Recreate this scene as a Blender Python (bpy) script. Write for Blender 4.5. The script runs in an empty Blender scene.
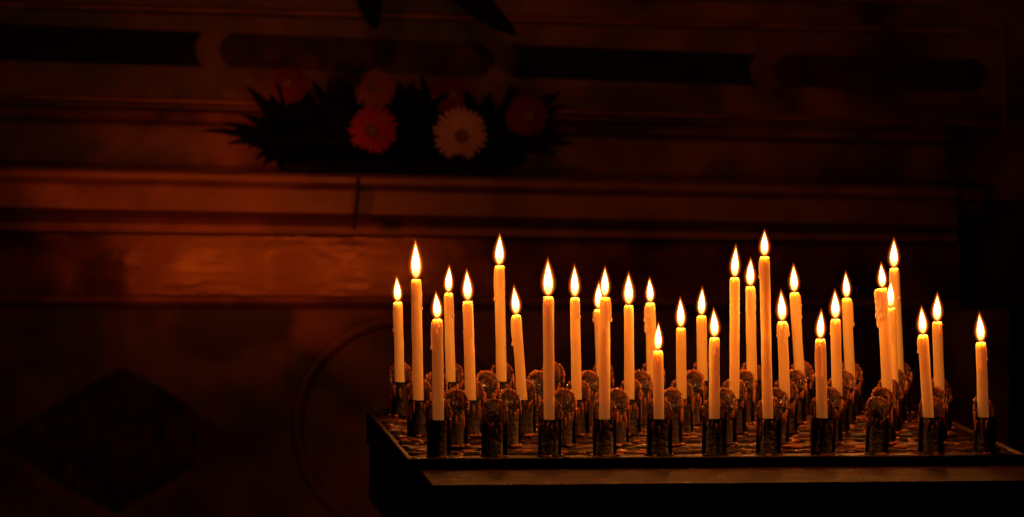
import bpy, math, random
from mathutils import Vector, Matrix, noise
random.seed(7)
scene = bpy.context.scene
try:
    scene.view_settings.view_transform = 'Standard'
except Exception:
    pass
COL = scene.collection

# ------------------------------------------------------------------ helpers
def link(o): COL.objects.link(o); return o
def mk(name, verts, faces, mat=None, parent=None, smooth=True, mats=None, fmat=None):
    me = bpy.data.meshes.new(name)
    me.from_pydata([tuple(v) for v in verts], [], faces)
    me.update()
    if mats:
        for m in mats: me.materials.append(m)
        for p, i in zip(me.polygons, fmat): p.material_index = i
    elif mat: me.materials.append(mat)
    if smooth:
        for p in me.polygons: p.use_smooth = True
    o = bpy.data.objects.new(name, me); link(o)
    if parent: o.parent = parent
    return o
def empty(name, loc=(0,0,0), rotz=0):
    e = bpy.data.objects.new(name, None); link(e)
    e.location = loc; e.rotation_euler = (0,0,rotz); e.empty_display_size = .05
    return e
def info(o, label, cat, group=None, kind=None):
    o["label"] = label; o["category"] = cat
    if group: o["group"] = group
    if kind: o["kind"] = kind
def box(V, F, x0,x1,y0,y1,z0,z1, b=0.0):
    n = len(V)
    if b <= 0:
        V += [(x0,y0,z0),(x1,y0,z0),(x1,y1,z0),(x0,y1,z0),(x0,y0,z1),(x1,y0,z1),(x1,y1,z1),(x0,y1,z1)]
        F += [(n,n+3,n+2,n+1),(n+4,n+5,n+6,n+7),(n,n+1,n+5,n+4),(n+1,n+2,n+6,n+5),(n+2,n+3,n+7,n+6),(n+3,n,n+4,n+7)]
    else:
        rings = [(z0,b),(z0+b,0),(z1-b,0),(z1,b)]
        for z,i in rings:
            V += [(x0+i,y0+i,z),(x1-i,y0+i,z),(x1-i,y1-i,z),(x0+i,y1-i,z)]
        F.append((n,n+3,n+2,n+1))
        for r in range(3):
            a=n+4*r
            for k in range(4):
                F.append((a+k,a+(k+1)%4,a+4+(k+1)%4,a+4+k))
        F.append((n+12,n+13,n+14,n+15))
def lathe(V, F, prof, seg=20, cx=0, cy=0, jitter=None, capb=True, capt=True):
    n = len(V)
    for j,(r,z) in enumerate(prof):
        for k in range(seg):
            a = 2*math.pi*k/seg
            rr = r*(1+(jitter(a,z) if jitter else 0))
            V.append((cx+rr*math.cos(a), cy+rr*math.sin(a), z))
    for j in range(len(prof)-1):
        for k in range(seg):
            F.append((n+j*seg+k, n+j*seg+(k+1)%seg, n+(j+1)*seg+(k+1)%seg, n+(j+1)*seg+k))
    if capb: F.append(tuple(n+k for k in reversed(range(seg))))
    if capt: F.append(tuple(n+(len(prof)-1)*seg+k for k in range(seg)))
def blob(V, F, c, r, seg=8, rings=5, wob=0):
    n=len(V)
    for j in range(1,rings):
        t=math.pi*j/rings
        for k in range(seg):
            a=2*math.pi*k/seg
            w=1+(random.uniform(-wob,wob) if wob else 0)
            V.append((c[0]+w*r[0]*math.sin(t)*math.cos(a), c[1]+w*r[1]*math.sin(t)*math.sin(a), c[2]+r[2]*math.cos(t)))
    for j in range(rings-2):
        for k in range(seg):
            F.append((n+j*seg+k, n+(j+1)*seg+k, n+(j+1)*seg+(k+1)%seg, n+j*seg+(k+1)%seg))
    F.append(tuple(n+k for k in range(seg)))
    F.append(tuple(n+(rings-2)*seg+k for k in reversed(range(seg))))

# ---------------------------------------------------------------- materials
def new_mat(name):
    m = bpy.data.materials.new(name); m.use_nodes=True
    nt=m.node_tree; nt.nodes.clear()
    out=nt.nodes.new('ShaderNodeOutputMaterial')
    return m,nt,out
def pmat(name, c1, c2=None, rough=.5, metal=0, scale=8, detail=6, bump=0, bscale=None, sss=0, sssr=(1,.4,.15), sscale=.01, coat=0, rough2=None, dist=0, spec=.5, stretch=(1,1,1), glow=None, p0=.35, p1=.68, bdist=.003, bstretch=None, tint=None):
    m,nt,out=new_mat(name); N=nt.nodes; L=nt.links
    b=N.new('ShaderNodeBsdfPrincipled'); L.new(b.outputs[0],out.inputs[0])
    tc=N.new('ShaderNodeTexCoord'); mp=N.new('ShaderNodeMapping'); mp.inputs['Scale'].default_value=stretch
    L.new(tc.outputs['Object'],mp.inputs[0])
    no=N.new('ShaderNodeTexNoise'); no.inputs['Scale'].default_value=scale; no.inputs['Detail'].default_value=detail; no.inputs['Distortion'].default_value=dist
    L.new(mp.outputs[0],no.inputs['Vector'])
    rp=N.new('ShaderNodeValToRGB'); rp.color_ramp.elements[0].position=p0; rp.color_ramp.elements[1].position=p1
    rp.color_ramp.elements[0].color=(*c1,1); rp.color_ramp.elements[1].color=(*(c2 or c1),1)
    L.new(no.outputs['Fac'],rp.inputs[0]); L.new(rp.outputs[0],b.inputs['Base Color'])
    b.inputs['Roughness'].default_value=rough; b.inputs['Metallic'].default_value=metal
    b.inputs['Specular IOR Level'].default_value=spec
    if tint: b.inputs['Specular Tint'].default_value=(*tint,1)
    if glow:
        b.inputs['Emission Color'].default_value=(*glow[0],1); b.inputs['Emission Strength'].default_value=glow[1]
    if rough2 is not None:
        mr=N.new('ShaderNodeMapRange'); mr.inputs['From Min'].default_value=.3; mr.inputs['From Max'].default_value=.7
        mr.inputs['To Min'].default_value=rough; mr.inputs['To Max'].default_value=rough2
        L.new(no.outputs['Fac'],mr.inputs[0]); L.new(mr.outputs[0],b.inputs['Roughness'])
    if coat: b.inputs['Coat Weight'].default_value=coat; b.inputs['Coat Roughness'].default_value=.12
    if sss:
        b.inputs['Subsurface Weight'].default_value=sss; b.inputs['Subsurface Radius'].default_value=sssr; b.inputs['Subsurface Scale'].default_value=sscale
    if bump:
        m2=mp
        if bstretch:
            m2=N.new('ShaderNodeMapping'); m2.inputs['Scale'].default_value=bstretch; L.new(tc.outputs['Object'],m2.inputs[0])
        n2=N.new('ShaderNodeTexNoise'); n2.inputs['Scale'].default_value=bscale or scale*4; n2.inputs['Detail'].default_value=4
        L.new(m2.outputs[0],n2.inputs['Vector'])
        bp=N.new('ShaderNodeBump'); bp.inputs['Strength'].default_value=bump; bp.inputs['Distance'].default_value=bdist
        L.new(n2.outputs['Fac'],bp.inputs['Height']); L.new(bp.outputs[0],b.inputs['Normal'])
    return m
M_wax = pmat('candle_wax',(.98,.54,.16),(.99,.60,.20),rough=.5,scale=30,sss=1.0,sscale=.02,sssr=(1,.7,.45),bump=.1,bscale=180,spec=.3,glow=((1,.25,.04),.14))  # faint even emission stands in for flame light scattered inside the wax
M_wick= pmat('wick_char',(.02,.01,.008),(.05,.02,.01),rough=.9,scale=300)
M_iron= pmat('sooty_iron',(.025,.009,.005),(.06,.020,.010),rough=.3,rough2=.55,metal=.6,scale=60,bump=.6,bscale=260)
M_cup = pmat('blackened_cup_metal',(.010,.004,.002),(.08,.024,.009),rough=.22,rough2=.5,metal=.5,scale=170,bump=.8,bscale=300,p0=.5,p1=.75)
M_hold= pmat('waxy_dark_metal',(.022,.006,.003),(.36,.11,.03),rough=.20,rough2=.5,metal=.4,scale=150,bump=.9,bscale=320,coat=.4,p0=.47,p1=.74)
M_tray= pmat('wax_stained_tray',(.018,.004,.002),(.18,.045,.014),rough=.2,rough2=.5,metal=.3,scale=70,bump=1.0,bscale=160,coat=.25,stretch=(.3,1,1),p0=.43,p1=.75)
M_shelf=pmat('tarnished_drip_shelf',(.004,.001,.0005),(.09,.020,.006),rough=.5,rough2=.75,scale=130,bump=1.0,bscale=120,stretch=(.12,1,1),p0=.42,p1=.75,spec=.12,tint=(1,.4,.2))
M_drip= pmat('spilled_wax',(.28,.085,.025),(.60,.20,.06),rough=.25,scale=60,coat=.35)
M_marb= pmat('red_brown_marble',(.07,.019,.010),(.36,.115,.058),rough=.35,rough2=.55,scale=7,detail=12,dist=.5,bump=.2,bscale=25,spec=.35,p0=.38,p1=.64)
M_pale= pmat('pale_marble_trim',(.22,.068,.03),(.50,.175,.08),rough=.18,rough2=.4,scale=9,detail=10,dist=.5,bump=.2,bscale=30,tint=(1,.5,.25))
M_pol = pmat('polished_marble',(.08,.019,.009),(.36,.10,.04),rough=.04,rough2=.26,scale=9,detail=11,dist=.6,bump=.35,bscale=12,bdist=.0010,bstretch=(2.5,1,6),spec=.7,tint=(1,.32,.10))
M_dark= pmat('black_marble_inlay',(.005,.002,.0015),(.018,.006,.005),rough=.6,scale=14,detail=8,dist=2,spec=.15)
M_red = pmat('red_marble_inlay',(.03,.007,.005),(.10,.022,.014),rough=.55,scale=14,detail=8,dist=2,spec=.2)
M_diam= pmat('porphyry_inlay',(.012,.004,.003),(.22,.042,.022),rough=.5,scale=20,detail=10,dist=1.5,spec=.25,p0=.42,p1=.75)
M_wall= pmat('dark_plaster',(.03,.010,.006),(.06,.02,.012),rough=.8,scale=3)
M_floor=pmat('stone_floor',(.08,.03,.02),(.14,.06,.035),rough=.5,scale=4)
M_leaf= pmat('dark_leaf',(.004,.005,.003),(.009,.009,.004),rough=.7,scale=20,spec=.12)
M_stem= pmat('green_stem',(.01,.02,.005),(.02,.03,.01),rough=.6,scale=20)
M_pot = pmat('dark_ceramic',(.008,.004,.003),(.014,.007,.005),rough=.7,scale=12,spec=.1)
def petal(name,c1,c2): return pmat(name,c1,c2,rough=.6,scale=40,spec=.2)
M_pr=petal('red_petal',(.50,.025,.018),(.62,.04,.025))
M_pp=petal('peach_petal',(.82,.36,.21),(.92,.45,.27))
M_pk=petal('dusky_pink_petal',(.36,.085,.06),(.44,.11,.08))
M_pd=petal('deep_red_petal',(.20,.010,.009),(.27,.017,.013))
M_eye=petal('flower_disc',(.16,.05,.02),(.45,.2,.08))

def flame_mat():
    m,nt,out=new_mat('flame_core'); N=nt.nodes; L=nt.links
    tc=N.new('ShaderNodeTexCoord'); sp=N.new('ShaderNodeSeparateXYZ'); L.new(tc.outputs['Generated'],sp.inputs[0])
    rp=N.new('ShaderNodeValToRGB'); cr=rp.color_ramp
    cr.elements[0].position=0; cr.elements[0].color=(.9,.14,.015,1)
    cr.elements[1].position=1; cr.elements[1].color=(1,.36,.06,1)
    e=cr.elements.new(.22); e.color=(1,.45,.09,1)
    e=cr.elements.new(.45); e.color=(1,.60,.22,1)
    L.new(sp.outputs[2],rp.inputs[0])
    r2=N.new('ShaderNodeValToRGB'); c2=r2.color_ramp
    c2.elements[0].position=0; c2.elements[0].color=(.08,)*3+(1,)
    c2.elements[1].position=1; c2.elements[1].color=(.35,)*3+(1,)
    e=c2.elements.new(.25); e.color=(.7,)*3+(1,)
    e=c2.elements.new(.5); e.color=(1,1,1,1)
    L.new(sp.outputs[2],r2.inputs[0])
    mu=N.new('ShaderNodeMath'); mu.operation='MULTIPLY'; mu.inputs[1].default_value=5.5
    L.new(r2.outputs[0],mu.inputs[0])
    em=N.new('ShaderNodeEmission'); L.new(rp.outputs[0],em.inputs[0]); L.new(mu.outputs[0],em.inputs[1])
    # a flame is transparent gas: emission added on top of a clear surface
    tr=N.new('ShaderNodeBsdfTransparent'); ad=N.new('ShaderNodeAddShader')
    L.new(em.outputs[0],ad.inputs[0]); L.new(tr.outputs[0],ad.inputs[1])
    L.new(ad.outputs[0],out.inputs[0]); return m
def shell_mat(name,col,s):
    m,nt,out=new_mat(name); N=nt.nodes; L=nt.links
    em=N.new('ShaderNodeEmission'); em.inputs[0].default_value=(*col,1); em.inputs[1].default_value=s
    tr=N.new('ShaderNodeBsdfTransparent'); ad=N.new('ShaderNodeAddShader')
    L.new(em.outputs[0],ad.inputs[0]); L.new(tr.outputs[0],ad.inputs[1]); L.new(ad.outputs[0],out.inputs[0]); return m
M_fl=flame_mat(); M_sh=shell_mat('flame_envelope',(1,.20,.015),.42); M_sh2=shell_mat('flame_outer_envelope',(1,.12,.005),.07)

# ------------------------------------------------------------------- camera
TRAY_Z=.80; CAM_Z=TRAY_Z+.475; FPX=4000.0
PITCH=math.radians(-3.976)
R = Matrix.Rotation(math.radians(90)+PITCH,4,'X') @ Matrix.Rotation(math.radians(.5),4,'Z')
cd=bpy.data.cameras.new('camera'); cam=bpy.data.objects.new('camera',cd); link(cam)
cam.matrix_world = Matrix.Translation((0,0,CAM_Z)) @ R
cd.sensor_width=36; cd.lens=36*FPX/1024; cd.clip_start=.05; cd.clip_end=60
cd.dof.use_dof=True; cd.dof.focus_distance=4.12; cd.dof.aperture_fstop=11
scene.camera=cam

# ------------------------------------------------------- altar wall geometry
TH_W=math.radians(8.5)
WD=Vector((math.cos(TH_W),math.sin(TH_W),0)); WO=Vector((math.sin(TH_W),-math.cos(TH_W),0)); WP=Vector((0,6.6,0))
RC=R.to_3x3(); CP=Vector((0,0,CAM_Z))
def survey(px,py,off=0):
    """sight line measured in the photograph intersected with the altar face (shifted out by off)"""
    ray=RC@Vector(((px-512)/FPX,(258.5-py)/FPX,-1))
    p0=WP+WO*off
    t=(p0-CP).dot(WO)/ray.dot(WO)
    return CP+ray*t
def ly(a,b,px): return a+(b-a)*px/1000.0
altar=empty('marble_altar',(WP.x,WP.y,0),TH_W)
info(altar,"tall carved marble altar front with inlaid strips and projecting cornice","altar")
AI=(Matrix.Translation((WP.x,WP.y,0))@Matrix.Rotation(TH_W,4,'Z')).inverted()
def A(p): return AI@p
def profile(name, xl, xr, pts, mat, label=None):
    """pts: (y at x=0, y at x=1000, offset).  Ruled moulding between both ends, closed to the wall."""
    L=[A(survey(xl,ly(a,b,xl),o)) for a,b,o in pts]; Rr=[A(survey(xr,ly(a,b,xr),o)) for a,b,o in pts]
    def back(p): return Vector((p.x,.03,p.z))
    L=[back(L[0])]+L+[back(L[-1])]; Rr=[back(Rr[0])]+Rr+[back(Rr[-1])]
    n=len(L); V=L+Rr; F=[]
    for i in range(n):
        j=(i+1)%n; F.append((i,j,n+j,n+i))
    F.append(tuple(range(n-1,-1,-1))); F.append(tuple(range(n,2*n)))
    o=mk(name,V,F,mat,altar,smooth=False)
    if label: o["label"]=label
    return o
XL,XR=-260,1130
def pline(name,xl,xr,y0,y1,h,o0,o1,mat,label=None):
    return profile(name,xl,xr,[(y0,y1,o0),(y0+h*.15,y1+h*.15,o1*.8),(y0+h*.35,y1+h*.35,o1),(y0+h*.65,y1+h*.65,o1),(y0+h*.85,y1+h*.85,o1*.8),(y0+h,y1+h,o0)],mat,label)
profile('frieze',XL,XR,[(-95,-60,0.0),(178,200,0.0)],M_marb,"red-brown marble frieze block")
profile('upper_ledge',XL,XR,[(-75,-45,.20),(-62,-32,.20),(-50,-20,.12),(-35,-6,.04),(-22,6,.03)],M_pale,"pale marble upper ledge")
pline('moulding',XL,1003,0,28,9,0,.018,M_pale)
pline('moulding',XL,1003,92,120,8,0,.022,M_pale)
profile('moulding',XL,960,[(104,132,.02),(107,135,.045),(116,143,.04),(121,147,.015)],M_marb)
profile('cornice',XL,957,[(167,188,.215),(170,191,.225),(176,197,.225),(180,200,.215),(181.5,201.5,.195),(184,204,.193),(190,210,.193),(207,226,.1945),(209,228,.175),(214,231,.14),(221,234.5,.118),(222,235.5,.13),(230,242,.13),(232,244,.10)],M_pale,"projecting marble cornice with a vertical joint crack")
profile('cornice_return',957,984,[(169,189,.16),(172,192,.17),(180,200,.17),(184,204,.14),(192,210,.12),(203,216,.04)],M_pale)
profile('polished_panel',XL,960,[(233,245,.0905),(296,300,.0968)],M_pol,"polished marble band catching reflections")
profile('moulding',XL,960,[(294,298,.096),(296,300,.125),(301,305,.13),(304,308,.12),(308,312,.095)],M_pale)
L0=A(survey(XL,ly(306,310,XL),.09)); R0=A(survey(1010,ly(306,310,1010),.09))
V=[L0,R0,Vector((R0.x,R0.y,0.0)),Vector((L0.x,L0.y,0.0))]
V+= [Vector((v.x,.03,v.z)) for v in V]
o=mk('lower_panel',V,[(0,3,2,1),(4,5,6,7),(0,1,5,4),(1,2,6,5),(2,3,7,6),(3,0,4,7)],M_marb,altar,False)
def slab(name,pts,o0,o1,mat,label=None):
    V=[A(survey(x,y,o0)) for x,y in pts]+[A(survey(x,y,o1)) for x,y in pts]; n=len(pts)
    F=[(i,(i+1)%n,n+(i+1)%n,n+i) for i in range(n)]+[tuple(range(n,2*n)),tuple(range(n-1,-1,-1))]
    o=mk(name,V,F,mat,altar,False)
    if label:o["label"]=label
    return o
slab('joint_crack',[(357,176),(360,176),(358.5,200),(355.5,230),(352.5,230),(355.5,200)],.19,.2265,M_dark,"dark vertical joint crack")
def top(x): return 24+.040*x if x<760 else 24+.040*760+(x-760)*.02
def bot(x): return 60+.0335*x
def strip(x0,x1,kind,mat,label):
    pts=[]; K=10
    def yy(x,t): return top(x)+(bot(x)-top(x))*t
    e=12 if kind=='round' else 7
    for k in range(K+1):
        t=k/K; s=math.sin(math.pi*t)
        pts.append((x1+(-e+e*s if kind=='round' else -e*s),yy(x1,t)))
    for k in range(K+1):
        t=1-k/K; s=math.sin(math.pi*t)
        pts.append((x0+(e-e*s if kind=='round' else e*s),yy(x0,t)))
    slab('inlay_strip',pts,-.01,.006,mat,label)
strip(-230,202,'conc',M_dark,"black marble inlay strip with concave ends")
strip(219,494,'round',M_red,"dark red marble inlay strip with rounded ends")
strip(511,756,'conc',M_dark,"black marble inlay strip with concave ends")
strip(772,987,'round',M_red,"dark red marble inlay strip with rounded ends")
slab('frame_edge',[(1001,24),(1006,24),(1007,128),(1002,128)],-.01,.02,M_pale)
slab('diamond_inlay',[(120,366),(176,396),(231,437),(178,478),(118,514),(55,482),(-2,440),(60,402)],.08,.094,M_diam,"dark porphyry diamond inlay")
def ring(cx,cy,rpx,off,tube,mat):
    c=A(survey(cx,cy,off)); e=A(survey(cx+rpx,cy,off)); rr=(e-c).length
    V=[];F=[];SS=96;TT=8
    for i in range(SS):
        a=2*math.pi*i/SS
        for j in range(TT):
            b=2*math.pi*j/TT
            r=rr+tube*math.cos(b)
            V.append((c.x+r*math.cos(a), c.y+tube*.6*math.sin(b), c.z+r*math.sin(a)))
    for i in range(SS):
        for j in range(TT):
            F.append((i*TT+j,((i+1)%SS)*TT+j,((i+1)%SS)*TT+(j+1)%TT,i*TT+(j+1)%TT))
    return mk('ring_moulding',V,F,mat,altar)
ring(402,425,104,.093,.011,M_marb)

wx=4.5
def W(u,o,z): 
    p=WP+WD*u-WO*o; return (p.x,p.y,z)
V=[W(-wx,.035,0),W(wx,.035,0),W(wx,.035,3.2),W(-wx,.035,3.2),W(-wx,.2,0),W(wx,.2,0),W(wx,.2,3.2),W(-wx,.2,3.2)]
o=mk('wall_back',V,[(0,1,2,3),(7,6,5,4),(0,4,5,1),(3,2,6,7),(0,3,7,4),(1,5,6,2)],M_wall,None,False)
info(o,"dark plaster church wall behind the altar","wall",kind="structure")
V=[];F=[];box(V,F,-5,5,-1,8.5,-.1,0)
o=mk('floor',V,F,M_floor,None,False); info(o,"dark stone church floor","floor",kind="structure")

# -------------------------------------------------------------------- rack
TH=math.radians(7.37); S=.0559; RV=.095
DROP=.005
O=Vector((-.0715,3.979,TRAY_Z))
rack=empty('candle_rack',(O.x,O.y,0),TH)
info(rack,"dark iron votive candle rack with rows of cup holders","candle rack")
U0,U1,V0,V1=-.029,.590,-.024,.405
def rb(name,boxes,mat,label=None,bev=.0012):
    V=[];F=[]
    for b in boxes: box(V,F,*b,bev)
    o=mk(name,V,F,mat,rack,False)
    if label:o["label"]=label
    return o
T=TRAY_Z-DROP
rb('tray',[(U0,U1,V0,V1,T-.006,T)],M_tray,"wax-stained metal tray")
rb('front_rail',[(U0-.002,U1+.002,V0-.006,V0,T-.012,T+.006)],M_iron)
rb('back_rail',[(U0,U1,V1,V1+.006,T-.016,T+.010)],M_iron)
rb('side_rail',[(U0-.006,U0,V0-.006,V1+.006,T-.03,T+.006)],M_iron)
rb('side_rail',[(U1,U1+.006,V0-.006,V1+.006,T-.03,T+.006)],M_iron)
rb('drip_shelf',[(U0+.006,U1+.014,V0-.140,V0-.006,T-.012,T-.005)],M_shelf,"shallow drip shelf coated in wax")
rb('drip_shelf_rim',[(U0+.004,U1+.016,V0-.144,V0-.140,T-.024,T-.003)],M_iron)
rb('apron',[(U0,U1,V0-.006,V0+.012,T-.09,T-.0125)],M_iron)
rb('apron',[(U0-.004,U0+.008,V0+.014,V1-.01,T-.09,T-.02)],M_iron)
rb('apron',[(U1-.008,U1+.004,V0+.014,V1-.01,T-.09,T-.02)],M_iron)
for q in (.03,.3,.56):
    rb('bracket',[(q,q+.012,V0-.138,V0-.004,T-.022,T-.0125)],M_iron)
for (a,b) in ((U0+.01,V0+.02),(U1-.035,V0+.02),(U0+.01,V1-.05),(U1-.035,V1-.05)):
    rb('leg',[(a,a+.025,b,b+.025,0,T-.006)],M_iron)
rowv=[0,RV,2*RV,3*RV,4*RV]
def slat(v,hw,h,mat):
    # bar with uneven, wax-crusted top
    V=[];F=[];K=90
    for i in range(K+1):
        u=U0+.003+(U1-U0-.006)*i/K
        n1=noise.noise(Vector((u*60,v*31,0)))*.0018; n2=noise.noise(Vector((u*60,v*31,9)))*.0018
        zt=T+h+noise.noise(Vector((u*80,v*50,4)))*.0012
        V+=[(u,v-hw+n1,T),(u,v-hw*.85+n1,zt),(u,v+hw*.85+n2,zt),(u,v+hw+n2,T)]
    for i in range(K):
        for k in range(3):
            a=4*i+k; F.append((a,a+4,a+5,a+1))
    F.append((0,1,2,3)); F.append((4*K+3,4*K+2,4*K+1,4*K))
    mk('slat',V,F,mat,rack,True)
for v in rowv: slat(v,.013,.0035,M_tray)
for v in [r+RV/2 for r in rowv[:-1]]: slat(v,.0035,.003,M_iron)

HH=.038
def holder_mesh(k):
    rnd=random.Random(100+k); V=[];F=[]
    ri,ro,h=.0078,.0092,HH
    lathe(V,F,[(.0125,0),(.0125,.0015),(ro,.003),(ro,h-.001),(ro-.0004,h),(ri+.0003,h),(ri,h-.001),(ri,.003)],20)
    nc=len(F)
    n=len(V); K=22; R1,R2=.0100,.0117
    sx=rnd.uniform(.98,1.12)
    for i in range(K+1):
        ph=math.radians(-12+204*i/K)
        zt=h+.019*max(0,math.sin(math.radians(180*i/K)))**.6*rnd.uniform(.97,1.03)
        for r in (R1,R2):
            V.append((sx*r*math.cos(ph),r*math.sin(ph),.002)); V.append((sx*r*math.cos(ph),r*math.sin(ph),zt))
    for i in range(K):
        a=n+4*i;b=a+4
        F+=[(a,a+1,b+1,b),(a+2,b+2,b+3,a+3),(a+1,a+3,b+3,b+1),(a,b,b+2,a+2)]
    F+=[(n,n+2,n+3,n+1)]; a=n+4*K; F+=[(a,a+1,a+3,a+2)]
    nf=len(F)
    q=0
    while q<=1:
        ph=math.radians(-12+204*q); zt=h+.019*math.sin(math.pi*q)**.6
        s=rnd.uniform(.0008,.0020)
        blob(V,F,(sx*.0109*math.cos(ph),.0109*math.sin(ph),zt-s*.3),(s,s,s*rnd.uniform(.9,1.5)),7,5,.2)
        q+=rnd.uniform(.025,.09)
    for _ in range(13):
        q=rnd.choice([rnd.uniform(0,.2),rnd.uniform(.8,1),rnd.random()]); ph=math.radians(-12+204*q); zt=h+.019*math.sin(math.pi*q)**.6
        s=rnd.uniform(.0006,.0016); ln=rnd.uniform(.003,.011)
        blob(V,F,(sx*.0109*math.cos(ph),.0109*math.sin(ph),max(zt-ln*rnd.uniform(.8,2.2),.012)),(s*1.2,s*1.2,ln),7,6,.2)
    for _ in range(9):
        ph=rnd.uniform(math.pi*.95,2.05*math.pi); s=rnd.uniform(.0006,.0015); ln=rnd.uniform(.002,.009)
        blob(V,F,(ro*math.cos(ph),ro*math.sin(ph),h-ln*rnd.uniform(.9,2)),(s,s,ln),7,5,.2)
    for _ in range(9):
        ph=rnd.uniform(0,2*math.pi); s=rnd.uniform(.0015,.0035)
        blob(V,F,(.0125*math.cos(ph),.0125*math.sin(ph),.0012),(s,s,s*.6),7,5,.2)
    me=bpy.data.meshes.new('candle_holder'); me.from_pydata(V,[],F); me.update()
    for m in (M_cup,M_hold,M_drip): me.materials.append(m)
    for i,p in enumerate(me.polygons):
        p.use_smooth=True
        p.material_index = 0 if i<nc else (1 if i<nf else 2)
    return me
HM=[holder_mesh(k) for k in range(8)]
def cell(row,col):
    off=.5 if row%2 else 0
    return (S*(col+off), RV*row)
hr=random.Random(3)
for row in range(5):
    for col in range(11 if row%2==0 else 10):
        u,v=cell(row,col)
        o=bpy.data.objects.new('candle_holder',HM[(row*3+col*5)%8]); link(o); o.parent=rack
        o.location=(u,v,T+.0035); o.rotation_euler=(0,0,hr.uniform(-.25,.25))
V=[];F=[]
for _ in range(650):
    u=random.uniform(U0+.008,U1-.008); v=random.uniform(V0+.006,V1-.01); s=random.uniform(.0008,.0028)*random.choice([1,1,1.6])
    blob(V,F,(u,v,T+random.choice([.0008,.003])),(s*random.uniform(1,2.5),s,s*.6),8,5,.25)
for _ in range(70):
    u=random.uniform(U0+.012,U1+.005); v=random.uniform(V0-.135,V0-.012); s=random.uniform(.0008,.002)
    blob(V,F,(u,v,T-.005),(s*random.uniform(1,5),s,s*.3),7,4,.2)
o=mk('wax_drippings',V,F,M_drip,rack); o["kind"]="stuff"; o["label"]="hardened drips of spilled wax"

# ----------------------------------------------------------------- candles
# row, column, length above the holder in photo px, flame px, lean px, drips
C=[(0,0,100,27,-1,0),(0,2,122,37,-1,0),(0,3,121,30,0,0),(0,4,67,28,-1,0),(0,5,80,29,0,0),(0,6,161,26,-4,0),(0,7,78,29,-2,0),(0,9,82,28,-6,0),(0,10,74,29,-3,0),
(2,0,120,38,-2,0),(2,1,98,31,-3,0),(2,2,84,29,-6,0),(2,3,101,32,-2,0),(2,4,93,32,-1,0),(2,5,70,30,-1,0),(2,6,120,32,0,0),(2,7,76,31,-3,0),(2,8,78,29,-2,0),(2,9,109,25,-6,2),(2,10,75,28,-3,0),
(3,9,80,27,-4,0),
(4,0,79,25,-2,0),(4,1,88,27,-2,0),(4,2,115,31,-2,0),(4,4,71,27,-3,0),(4,5,77,25,-2,1),(4,6,64,28,-1,0),(4,7,93,28,-2,0),(4,8,87,28,-6,0),(4,9,81,26,-4,0),(4,10,111,29,-6,0)]
RM=Matrix.Rotation(TH,4,'Z')
FLP=.12
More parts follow.
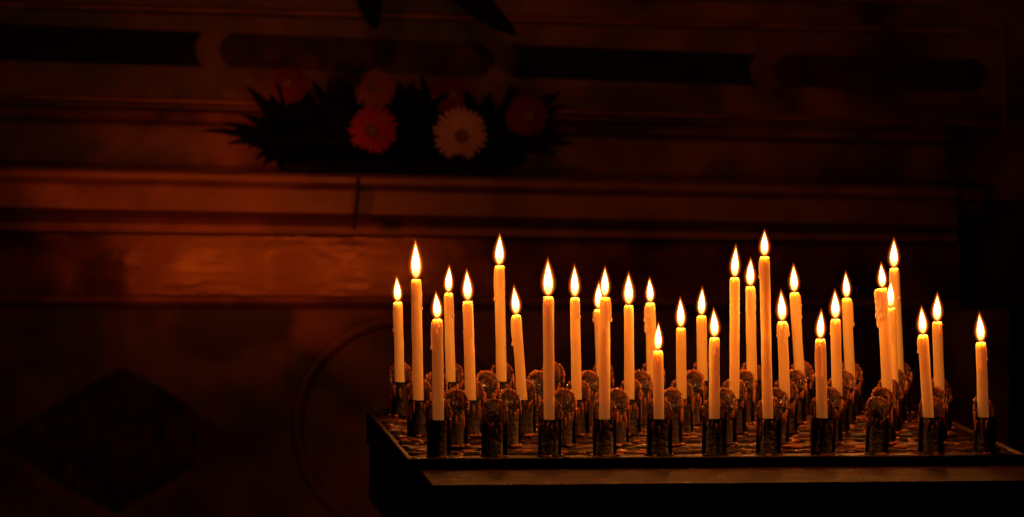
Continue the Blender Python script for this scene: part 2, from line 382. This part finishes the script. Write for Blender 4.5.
for idx,(row,col,hp,fp,lean,drip) in enumerate(C):
    rnd=random.Random(500+idx)
    u,v=cell(row,col)
    p=Vector((O.x,O.y,0))+RM@Vector((u,v,T+.0045))
    k=(p.y*.9976+.03)/4000
    H=.0325+DROP+hp*k; fh=fp*k
    r=.0056*rnd.uniform(.95,1.04)
    sd=rnd.uniform(0,50)
    jit=lambda a,z: .06*noise.noise(Vector((math.cos(a)*1.2+sd,math.sin(a)*1.2,z*45)))
    V=[];F=[]
    nR=22
    prof=[(r*.9,0),(r,.001)]+[(r*(1-.04*i/nR),.001+(H-.005)*i/nR) for i in range(1,nR+1)]
    prof+=[(r*.93,H-.0022),(r*.86,H-.0008),(r*.74,H),(r*.6,H-.0006),(r*.42,H-.0018),(r*.15,H-.0022)]
    lathe(V,F,prof,24,jitter=jit)
    for d in range(rnd.choice([1,2,3])+drip*4):
        a=rnd.uniform(0,2*math.pi); ln=rnd.uniform(.004,.02); s=rnd.uniform(.0008,.0015)*(1+.35*drip)
        if drip: a=rnd.uniform(math.pi*.8,math.pi*1.4); ln=rnd.uniform(.006,.017)
        blob(V,F,((r*.97)*math.cos(a),(r*.97)*math.sin(a),H-.002-ln),(s,s,ln),8,7)
        blob(V,F,((r*1.02)*math.cos(a),(r*1.02)*math.sin(a),H-.002-2*ln*.93),(s*1.35,s*1.35,s*2.2),8,5)
    if drip==2:
        for q in range(5): blob(V,F,(-r*1.1,-r*.2,H-.006-.0075*q),(.0029-.0003*q,.0028,.0065),10,7)
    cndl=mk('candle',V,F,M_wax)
    cndl.location=p
    ang=math.atan2(lean-.0087*hp,hp)
    cndl.rotation_euler=(rnd.uniform(-.006,.006),ang,0)
    hcm=hp*k*100
    size='tall' if hcm>11 else ('short' if hcm<8 else 'medium-length')
    lab=f"{size} lit cream wax taper candle in the iron rack"
    if drip: lab=f"{size} lit wax taper candle with thick wax drips"
    elif lean<=-5: lab=f"{size} lit wax taper candle leaning in its holder"
    info(cndl,lab,"candle",group="lit taper candles in the votive rack")
    V=[];F=[]; wl=.0065
    bd=rnd.choice([-1,1])
    for i in range(6):
        t=i/5; cx=.0012*t*t*bd
        for kk in range(6):
            a=2*math.pi*kk/6; V.append((cx+.00055*math.cos(a),.00055*math.sin(a),H-.003+wl*t))
    for i in range(5):
        for kk in range(6): F.append((i*6+kk,i*6+(kk+1)%6,(i+1)*6+(kk+1)%6,(i+1)*6+kk))
    F.append((5,4,3,2,1,0)); F.append(tuple(30+kk for kk in range(6)))
    mk('wick',V,F,M_wick,cndl)
    V=[];F=[];fm=[]
    bend=rnd.uniform(-.0007,.0007)
    def tear(rm,z0,z1,mi):
        n1=len(F); n=len(V); K=16; SG=14
        for i in range(K+1):
            t=i/K
            rr=rm*(math.sin(math.pi*min(1,t**.72)))**.9*(1-.35*t)*1.25 if 0<i<K else .00008
            z=z0+(z1-z0)*t
            for kk in range(SG):
                a=2*math.pi*kk/SG; V.append((bend*t*t*2+rr*math.cos(a)-ang*z*.3+ang*.3*H,rr*math.sin(a),z))
        for i in range(K):
            for kk in range(SG): F.append((n+i*SG+kk,n+i*SG+(kk+1)%SG,n+(i+1)*SG+(kk+1)%SG,n+(i+1)*SG+kk))
        F.append(tuple(n+kk for kk in reversed(range(SG)))); F.append(tuple(n+K*SG+kk for kk in range(SG)))
        fm.extend([mi]*(len(F)-n1))
    w=.0034*rnd.uniform(.93,1.1)*(fh/.029)**.5
    tear(w*.90,H+.0018,H+fh*.93,0)
    tear(w*1.3,H+.0002,H+fh*1.02,1)
    tear(w*1.75,H-.0005,H+fh*1.10,2)
    fl=mk('flame',V,F,None,cndl,True,[M_fl,M_sh,M_sh2],fm); fl["label"]="teardrop candle flame glowing yellow-white"
    ld=bpy.data.lights.new('flame_light','POINT'); ld.energy=FLP*(fh/.029); ld.color=(1,.295,.045); ld.shadow_soft_size=.0022
    lo=bpy.data.objects.new('flame_light',ld); link(lo); lo.parent=cndl; lo.location=(0,0,H+fh*.42)

# ----------------------------------------------------------------- flowers
def shelf_z(px): 
    return survey(px,ly(167,188,px),.215).z
def gerbera(px,py,rpx,off,mat,label,tilt=(0,0)):
    c=survey(px,py,off); r=rpx*6.4/4000
    root=empty('gerbera_flower',(c.x,c.y,c.z)); info(root,label,"flower",group="gerbera daisies in the altar arrangement")
    Rt=Matrix.Rotation(tilt[1],4,'Z')@Matrix.Rotation(tilt[0],4,'X')
    def pl(V): return [Rt@Vector(v) for v in V]
    V=[];F=[]
    for ringi,(n,rr,dep,wd) in enumerate(((26,1.0,.0,.15),(24,.78,.004,.13),(20,.5,.007,.10))):
        for i in range(n):
            a=2*math.pi*(i+.5*ringi+random.uniform(-.15,.15))/n; L=r*rr*random.uniform(.92,1.04); w=r*wd
            base=len(V)
            for t,ww in ((.15,.35),(.45,.8),(.75,1),(.93,.7),(1.0,.15)):
                for s in (-1,0,1):
                    x=L*t; y=s*w*ww*.6; d=dep+.010*t*t-(.0012 if s==0 else 0)
                    V.append((x*math.cos(a)-y*math.sin(a), d-2*dep+(0.002*random.random()), x*math.sin(a)+y*math.cos(a)))
            for j in range(4):
                for s in range(2):
                    q=base+3*j+s; F.append((q,q+1,q+4,q+3))
    mk('petals',pl(V),F,mat,root)
    V=[];F=[]; blob(V,F,(0,-.006,0),(r*.24,.004,r*.24),18,9)
    for i in range(60):
        a=i*2.4; q=r*.24*math.sqrt(i/60); blob(V,F,(q*math.cos(a),-.0095,q*math.sin(a)),(.0011,.0016,.0011),5,4)
    mk('flower_centre',pl(V),F,M_eye,root)
    V=[];F=[]; zb=shelf_z(px)+.03-c.z; tx=(400-px)*.0006; K=10
    for i in range(K+1):
        t=i/K
        x=tx*t; y=.004+.02*math.sin(math.pi*t*.5); z=zb*t
        for kk in range(6):
            a=2*math.pi*kk/6; V.append((x+.002*math.cos(a),y+.002*math.sin(a),z))
    for i in range(K):
        for kk in range(6): F.append((i*6+kk,i*6+(kk+1)%6,(i+1)*6+(kk+1)%6,(i+1)*6+kk))
    mk('stem',V,F,M_stem,root)
gerbera(372,130,25,.20,M_pr,"bright red gerbera daisy among dark leaves",(.1,-.1))
gerbera(461,135,28,.205,M_pp,"pale peach gerbera daisy facing outward",(.15,.15))
gerbera(374,88,22,.18,M_pk,"dusky pink gerbera daisy in shadow",(-.2,-.2))
gerbera(528,116,23,.19,M_pd,"deep red gerbera daisy nearly lost in shadow",(.0,.2))
gerbera(452,95,21,.17,M_pd,"deep red gerbera daisy nearly lost in shadow",(-.2,0))
gerbera(289,84,20,.16,M_pd,"deep red gerbera daisy nearly lost in shadow",(-.2,-.2))
def leafblade(V,F,base,tip,w,sag,nrm=Vector((0,-1,0)),K=8):
    n=len(V); base=Vector(base); tip=Vector(tip); ax=(tip-base); side=ax.cross(nrm).normalized()
    for i in range(K+1):
        t=i/K; c=base+ax*t+Vector((0,0,sag*4*t*(1-t))); ww=w*math.sin(math.pi*min(.98,.06+.94*t))**.8
        V.append(c-side*ww); V.append(c+nrm*ww*.2); V.append(c+side*ww)
    for i in range(K):
        for s in range(2):
            q=n+3*i+s; F.append((q,q+1,q+4,q+3))
pc=survey(395,ly(167,188,395),.13); pz=shelf_z(395)+.001
planter=empty('flower_planter',(pc.x,pc.y,pz),TH_W); info(planter,"low dark trough of leafy greenery on the cornice","planter")
V=[];F=[]
hw,hd,hh=.20,.045,.035
for z,s in ((.001,.9),(.004,.94),(hh,1.0),(hh,.92),(hh-.008,.9)):
    for i in range(24):
        a=2*math.pi*i/24; V.append((hw*s*math.copysign(abs(math.cos(a))**.5,math.cos(a)),hd*s*math.copysign(abs(math.sin(a))**.5,math.sin(a)),z))
for j in range(4):
    for i in range(24): F.append((j*24+i,j*24+(i+1)%24,(j+1)*24+(i+1)%24,(j+1)*24+i))
F.append(tuple(reversed(range(24)))); F.append(tuple(96+i for i in range(24)))
mk('trough',V,F,M_pot,planter)
V=[];F=[]
for i in range(320):
    bx=random.uniform(-hw*.85,hw*.85); a=random.gauss(0,.75)+bx*3.5; L=random.uniform(.05,.13)
    tx=bx+L*1.25*math.sin(a); tz=max(.012,.03+L*abs(math.cos(a))); ty=random.uniform(-.06,.03)
    if i>240: tz=random.uniform(.006,.03); ty=random.uniform(-.08,-.06); tx=bx*1.25+random.uniform(-.05,.05)
    nr=Vector((random.uniform(-.5,.5),-1,random.uniform(-.3,.6))).normalized()
    leafblade(V,F,(bx,random.uniform(-.02,.03),.028),(tx,ty,tz),random.uniform(.006,.014),.012,nr)
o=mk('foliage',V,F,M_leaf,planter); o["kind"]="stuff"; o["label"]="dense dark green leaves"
lz=survey(430,ly(-75,-45,430),.20).z; lp=survey(430,-60,.10)
plant=empty('potted_plant',(lp.x,lp.y,lz)); info(plant,"potted plant on upper ledge with dark drooping leaves","potted plant")
V=[];F=[]; lathe(V,F,[(.035,.001),(.04,.004),(.052,.07),(.056,.072),(.056,.085),(.05,.085),(.048,.07)],28)
mk('pot',V,F,M_pot,plant)
def droop(pts,wmax):
    V=[];F=[];n=len(pts)
    P=[Vector(q)-Vector((lp.x,lp.y,lz)) for q in pts]
    Q=[]
    for i in range(n-1):
        p0=P[max(0,i-1)];p1=P[i];p2=P[i+1];p3=P[min(n-1,i+2)]
        for s in range(6):
            t=s/6; Q.append(.5*((2*p1)+(-p0+p2)*t+(2*p0-5*p1+4*p2-p3)*t*t+(-p0+3*p1-3*p2+p3)*t**3))
    Q.append(P[-1]); m=len(Q)
    for i,q in enumerate(Q):
        t=i/(m-1); d=(Q[min(m-1,i+1)]-Q[max(0,i-1)]).normalized(); side=d.cross(Vector((0,-1,.3))).normalized()
        w=wmax*math.sin(math.pi*min(.995,.1+.9*t))**.7
        V+= [q-side*w,q+Vector((0,-.12*w,0)),q+side*w]
    for i in range(m-1):
        for s in range(2): F.append((3*i+s,3*i+s+1,3*i+s+4,3*i+s+3))
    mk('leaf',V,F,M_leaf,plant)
b0=Vector((lp.x,lp.y,lz+.07))
droop([b0,survey(395,-110,.24),survey(372,-50,.29),survey(368,-10,.28),survey(376,29,.27)],.034)
droop([b0,survey(440,-115,.24),survey(445,-60,.29),survey(470,-5,.28),survey(517,35,.27)],.034)
droop([b0,survey(500,-130,.18),survey(550,-100,.2),survey(590,-50,.25)],.022)
droop([b0,survey(350,-140,.18),survey(310,-110,.2),survey(270,-70,.25)],.022)
droop([b0,survey(420,-190,.12),survey(400,-230,.14),survey(380,-240,.18)],.022)

# ------------------------------------------------------------------ lights
def spot(name,loc,tgt,e,col,size,blend=1,rad=.08):
    l=bpy.data.lights.new(name,'SPOT'); l.energy=e; l.color=col; l.spot_size=math.radians(size); l.spot_blend=blend; l.shadow_soft_size=rad
    o=bpy.data.objects.new(name,l); link(o); o.location=loc
    o.rotation_euler=(Vector(tgt)-Vector(loc)).to_track_quat('-Z','Y').to_euler(); return o
spot('wall_fill_spot',(-1.5,4.4,1.05),survey(240,215,.1),50,(1,.19,.032),15)  # added spot out of view, brightens the left of cornice and panel
spot('frieze_fill_spot',(-.4,2.8,2.2),survey(460,60,0),20,(1,.27,.075),26)  # second added fill from above, unseen, lifts the frieze and flowers
w=bpy.data.worlds.new('world'); scene.world=w; w.use_nodes=True
bg=w.node_tree.nodes['Background']; bg.inputs[0].default_value=(1,.25,.1,1); bg.inputs[1].default_value=.0012
